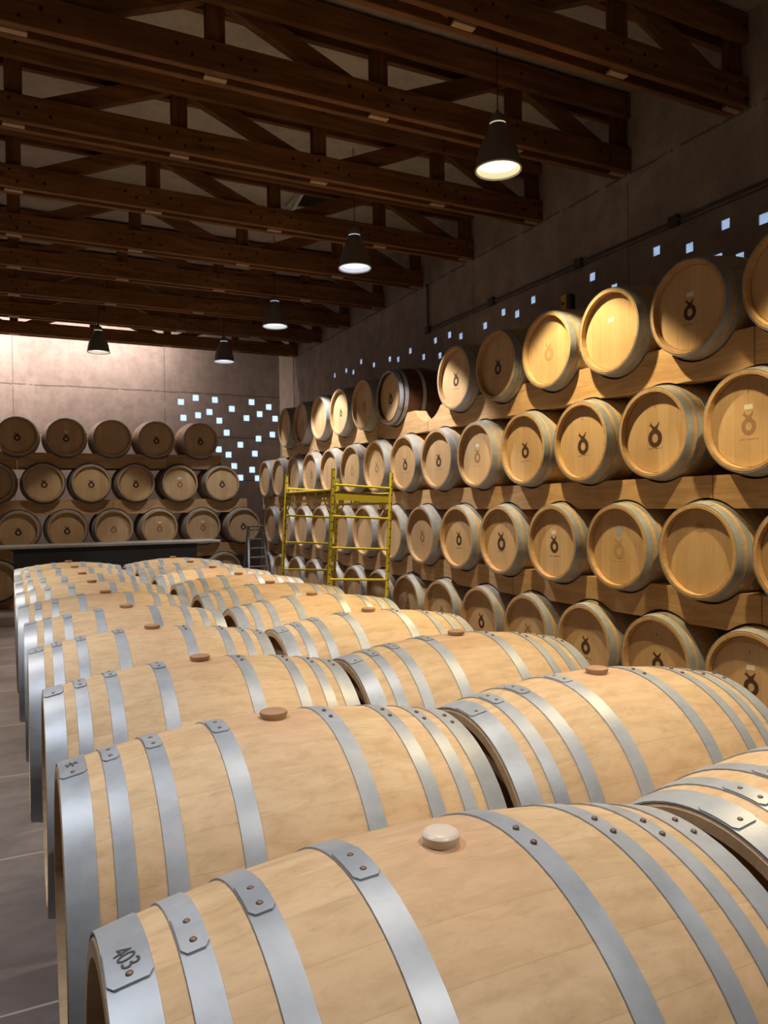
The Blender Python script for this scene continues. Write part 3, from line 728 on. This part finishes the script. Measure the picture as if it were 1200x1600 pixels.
# ------------------------------------------------------------------ black counter in front of the back-wall rack
def counter():
    t = thing('counter', 'long black steel counter with thin grey top in front of the back-wall rack', 'counter', (1.1, 10.85, 0))
    x0, x1, D = -1.6, 1.57, .62
    bm = newbm(); box(bm, x0, x1, -.03, D, 1.06, 1.095, bev=.004); obj('counter_top', bm, M_GREYTOP, t)
    bm = newbm(); box(bm, -1.12, 1.23, .0, .025, .62, 1.06, bev=.003); obj('front_panel', bm, M_BLACK, t)
    for x in (-1.12, 1.21):
        for y in (.0, D-.06):
            bm = newbm(); box(bm, x-.0, x+.045, y, y+.045, 0, 1.06 if y else .62, bev=.003); obj('leg', bm, M_BLACK, t)
    bm = newbm(); box(bm, -1.075, 1.21, D-.055, D-.02, .15, .19); obj('foot_rail', bm, M_BLACK, t)
counter()

# ------------------------------------------------------------------ step ladder
def ladder():
    t = thing('step_ladder', 'small grey aluminium step ladder beside the corner of the two racks', 'ladder', (3.60, 12.25, 0), math.radians(-6))
    H = EYE-.31; W = .13
    def rail(name, s, y0, y1, wd):
        bm = newbm(); a, b = Vector((s*(W+.05), y0, 0)), Vector((s*W*.85, y1, H)); d = (b-a); L = d.length
        Mx = Matrix.Translation(a) @ d.to_track_quat('Z', 'Y').to_matrix().to_4x4()
        box(bm, -wd/2, wd/2, -.03, .03, 0, L, M=Mx, bev=.003); obj(name, bm, M_ALU, t)
    for s in (-1, 1): rail('front_rail', s, -.38, 0, .035); rail('rear_rail', s, .38, .03, .025)
    for k in range(1, 9):
        z = H*k/8.3; f = z/H; y = -.38*(1-f); wx = W+.05-(W*.15+.05)*f
        bm = newbm(); box(bm, -wx, wx, y-.035, y+.045, z-.022, z, bev=.003); obj('tread', bm, M_ALU, t)
    bm = newbm(); box(bm, -.13, .13, -.05, .09, H-.01, H+.02, bev=.005); obj('top_cap', bm, M_ALU, t)
ladder()

# ------------------------------------------------------------------ unseen batten lamps, added to light up the back wall
ME_TUBE = mat_emit('tube_glow', PINK, 2.0)
for bx, half, wt, lab in ((-1.9, 1.6, 120, 'unseen added batten lamp, long, under the roof by the back wall, left end'), (1.25, 1.25, 50, 'unseen added batten lamp by the back wall, above the glass blocks')):
    bt = thing('added_batten_lamp', lab, 'lamp', (bx, 13.8, EYE+3.32))
    bm = newbm(); box(bm, -half, half, -.04, .04, .03, .08); obj('housing', bm, M_SHADE, bt)
    bm = newbm(); tube(bm, (-half+.02, 0, .012), (half-.02, 0, .012), .013, 12); obj('lamp_tube', bm, ME_TUBE, bt)
    for xx in (-half+.2, half-.2):
        bm = newbm(); tube(bm, (xx, 0, .08), (xx, 0, CEIL-EYE-3.32), .005, 8); obj('hanger', bm, M_SHADE, bt)
    al = bpy.data.lights.new('added_batten_light', 'AREA'); al.shape = 'RECTANGLE'; al.size = 2*half; al.size_y = .06; al.energy = wt; al.color = PINK
    ao = bpy.data.objects.new('added_batten_light', al); ao.parent = bt; ao.location = (0, 0, -.006); ao.rotation_euler = (math.radians(38), 0, 0); C.objects.link(ao)

# ------------------------------------------------------------------ conduit, boxes, small things
cond = thing('electrical_conduit', 'thin dark conduit with junction boxes running along the right concrete wall', 'conduit', (XR, 6, EYE+2.27))
bm = newbm(); path(bm, [(-.02, -6, 0), (-.02, 2.5, 0), (-.02, 2.5, .58)], .011); obj('pipe', bm, M_COND, cond, smooth=True)
bm = newbm(); path(bm, [(-.012, -6, -.035), (-.012, 2.5, -.035)], .005); obj('cable', bm, M_COND, cond, smooth=True)
for y in (-1.55, -.40, 1.05, 2.5):
    bm = newbm(); box(bm, -.045, -.0, y-.05, y+.05, -.045, .04, bev=.005); obj('junction_box', bm, M_COND, cond)
# yellow tool resting on a top-row barrel
ty = thing('yellow_tool', 'small yellow and black tool standing on a top-row barrel of the right rack', 'tool', (4.16, 4.93, EYE+1.237+.342))
bm = newbm(); box(bm, -.03, .03, .025, .09, 0, .16, bev=.008); obj('yellow_body', bm, M_YTOOL, ty)
bm = newbm(); box(bm, -.03, .03, -.033, .024, .0, .15, bev=.01); obj('black_body', bm, M_BLACK, ty)
bm = newbm(); tube(bm, (-.036, .058, .085), (-.03, .058, .085), .014, 12); obj('dial', bm, M_BLACK, ty)
# vent / hatch on the ceiling
v = thing('ceiling_hatch', 'open ceiling vent with pale frame and a dark opening between the trusses', 'vent', (3.18, 8.2, CEIL))
bm = newbm()
for a in ((-.26, .26, -.26, -.21), (-.26, .26, .21, .26), (-.26, -.21, -.21, .21), (.21, .26, -.21, .21)): box(bm, a[0], a[1], a[2], a[3], -.03, 0)
obj('frame', bm, flat('hatch_white', (.62, .60, .56)), v)
bm = newbm(); box(bm, -.21, .21, -.21, .21, -.012, -.002); obj('opening', bm, M_BLACK, v)
bm = newbm(); tube(bm, (-.24, -.42, -.02), (-.24, .40, -.20), .022, 10); obj('stay_bar', bm, flat('hatch_bar', (.62, .60, .56)), v)
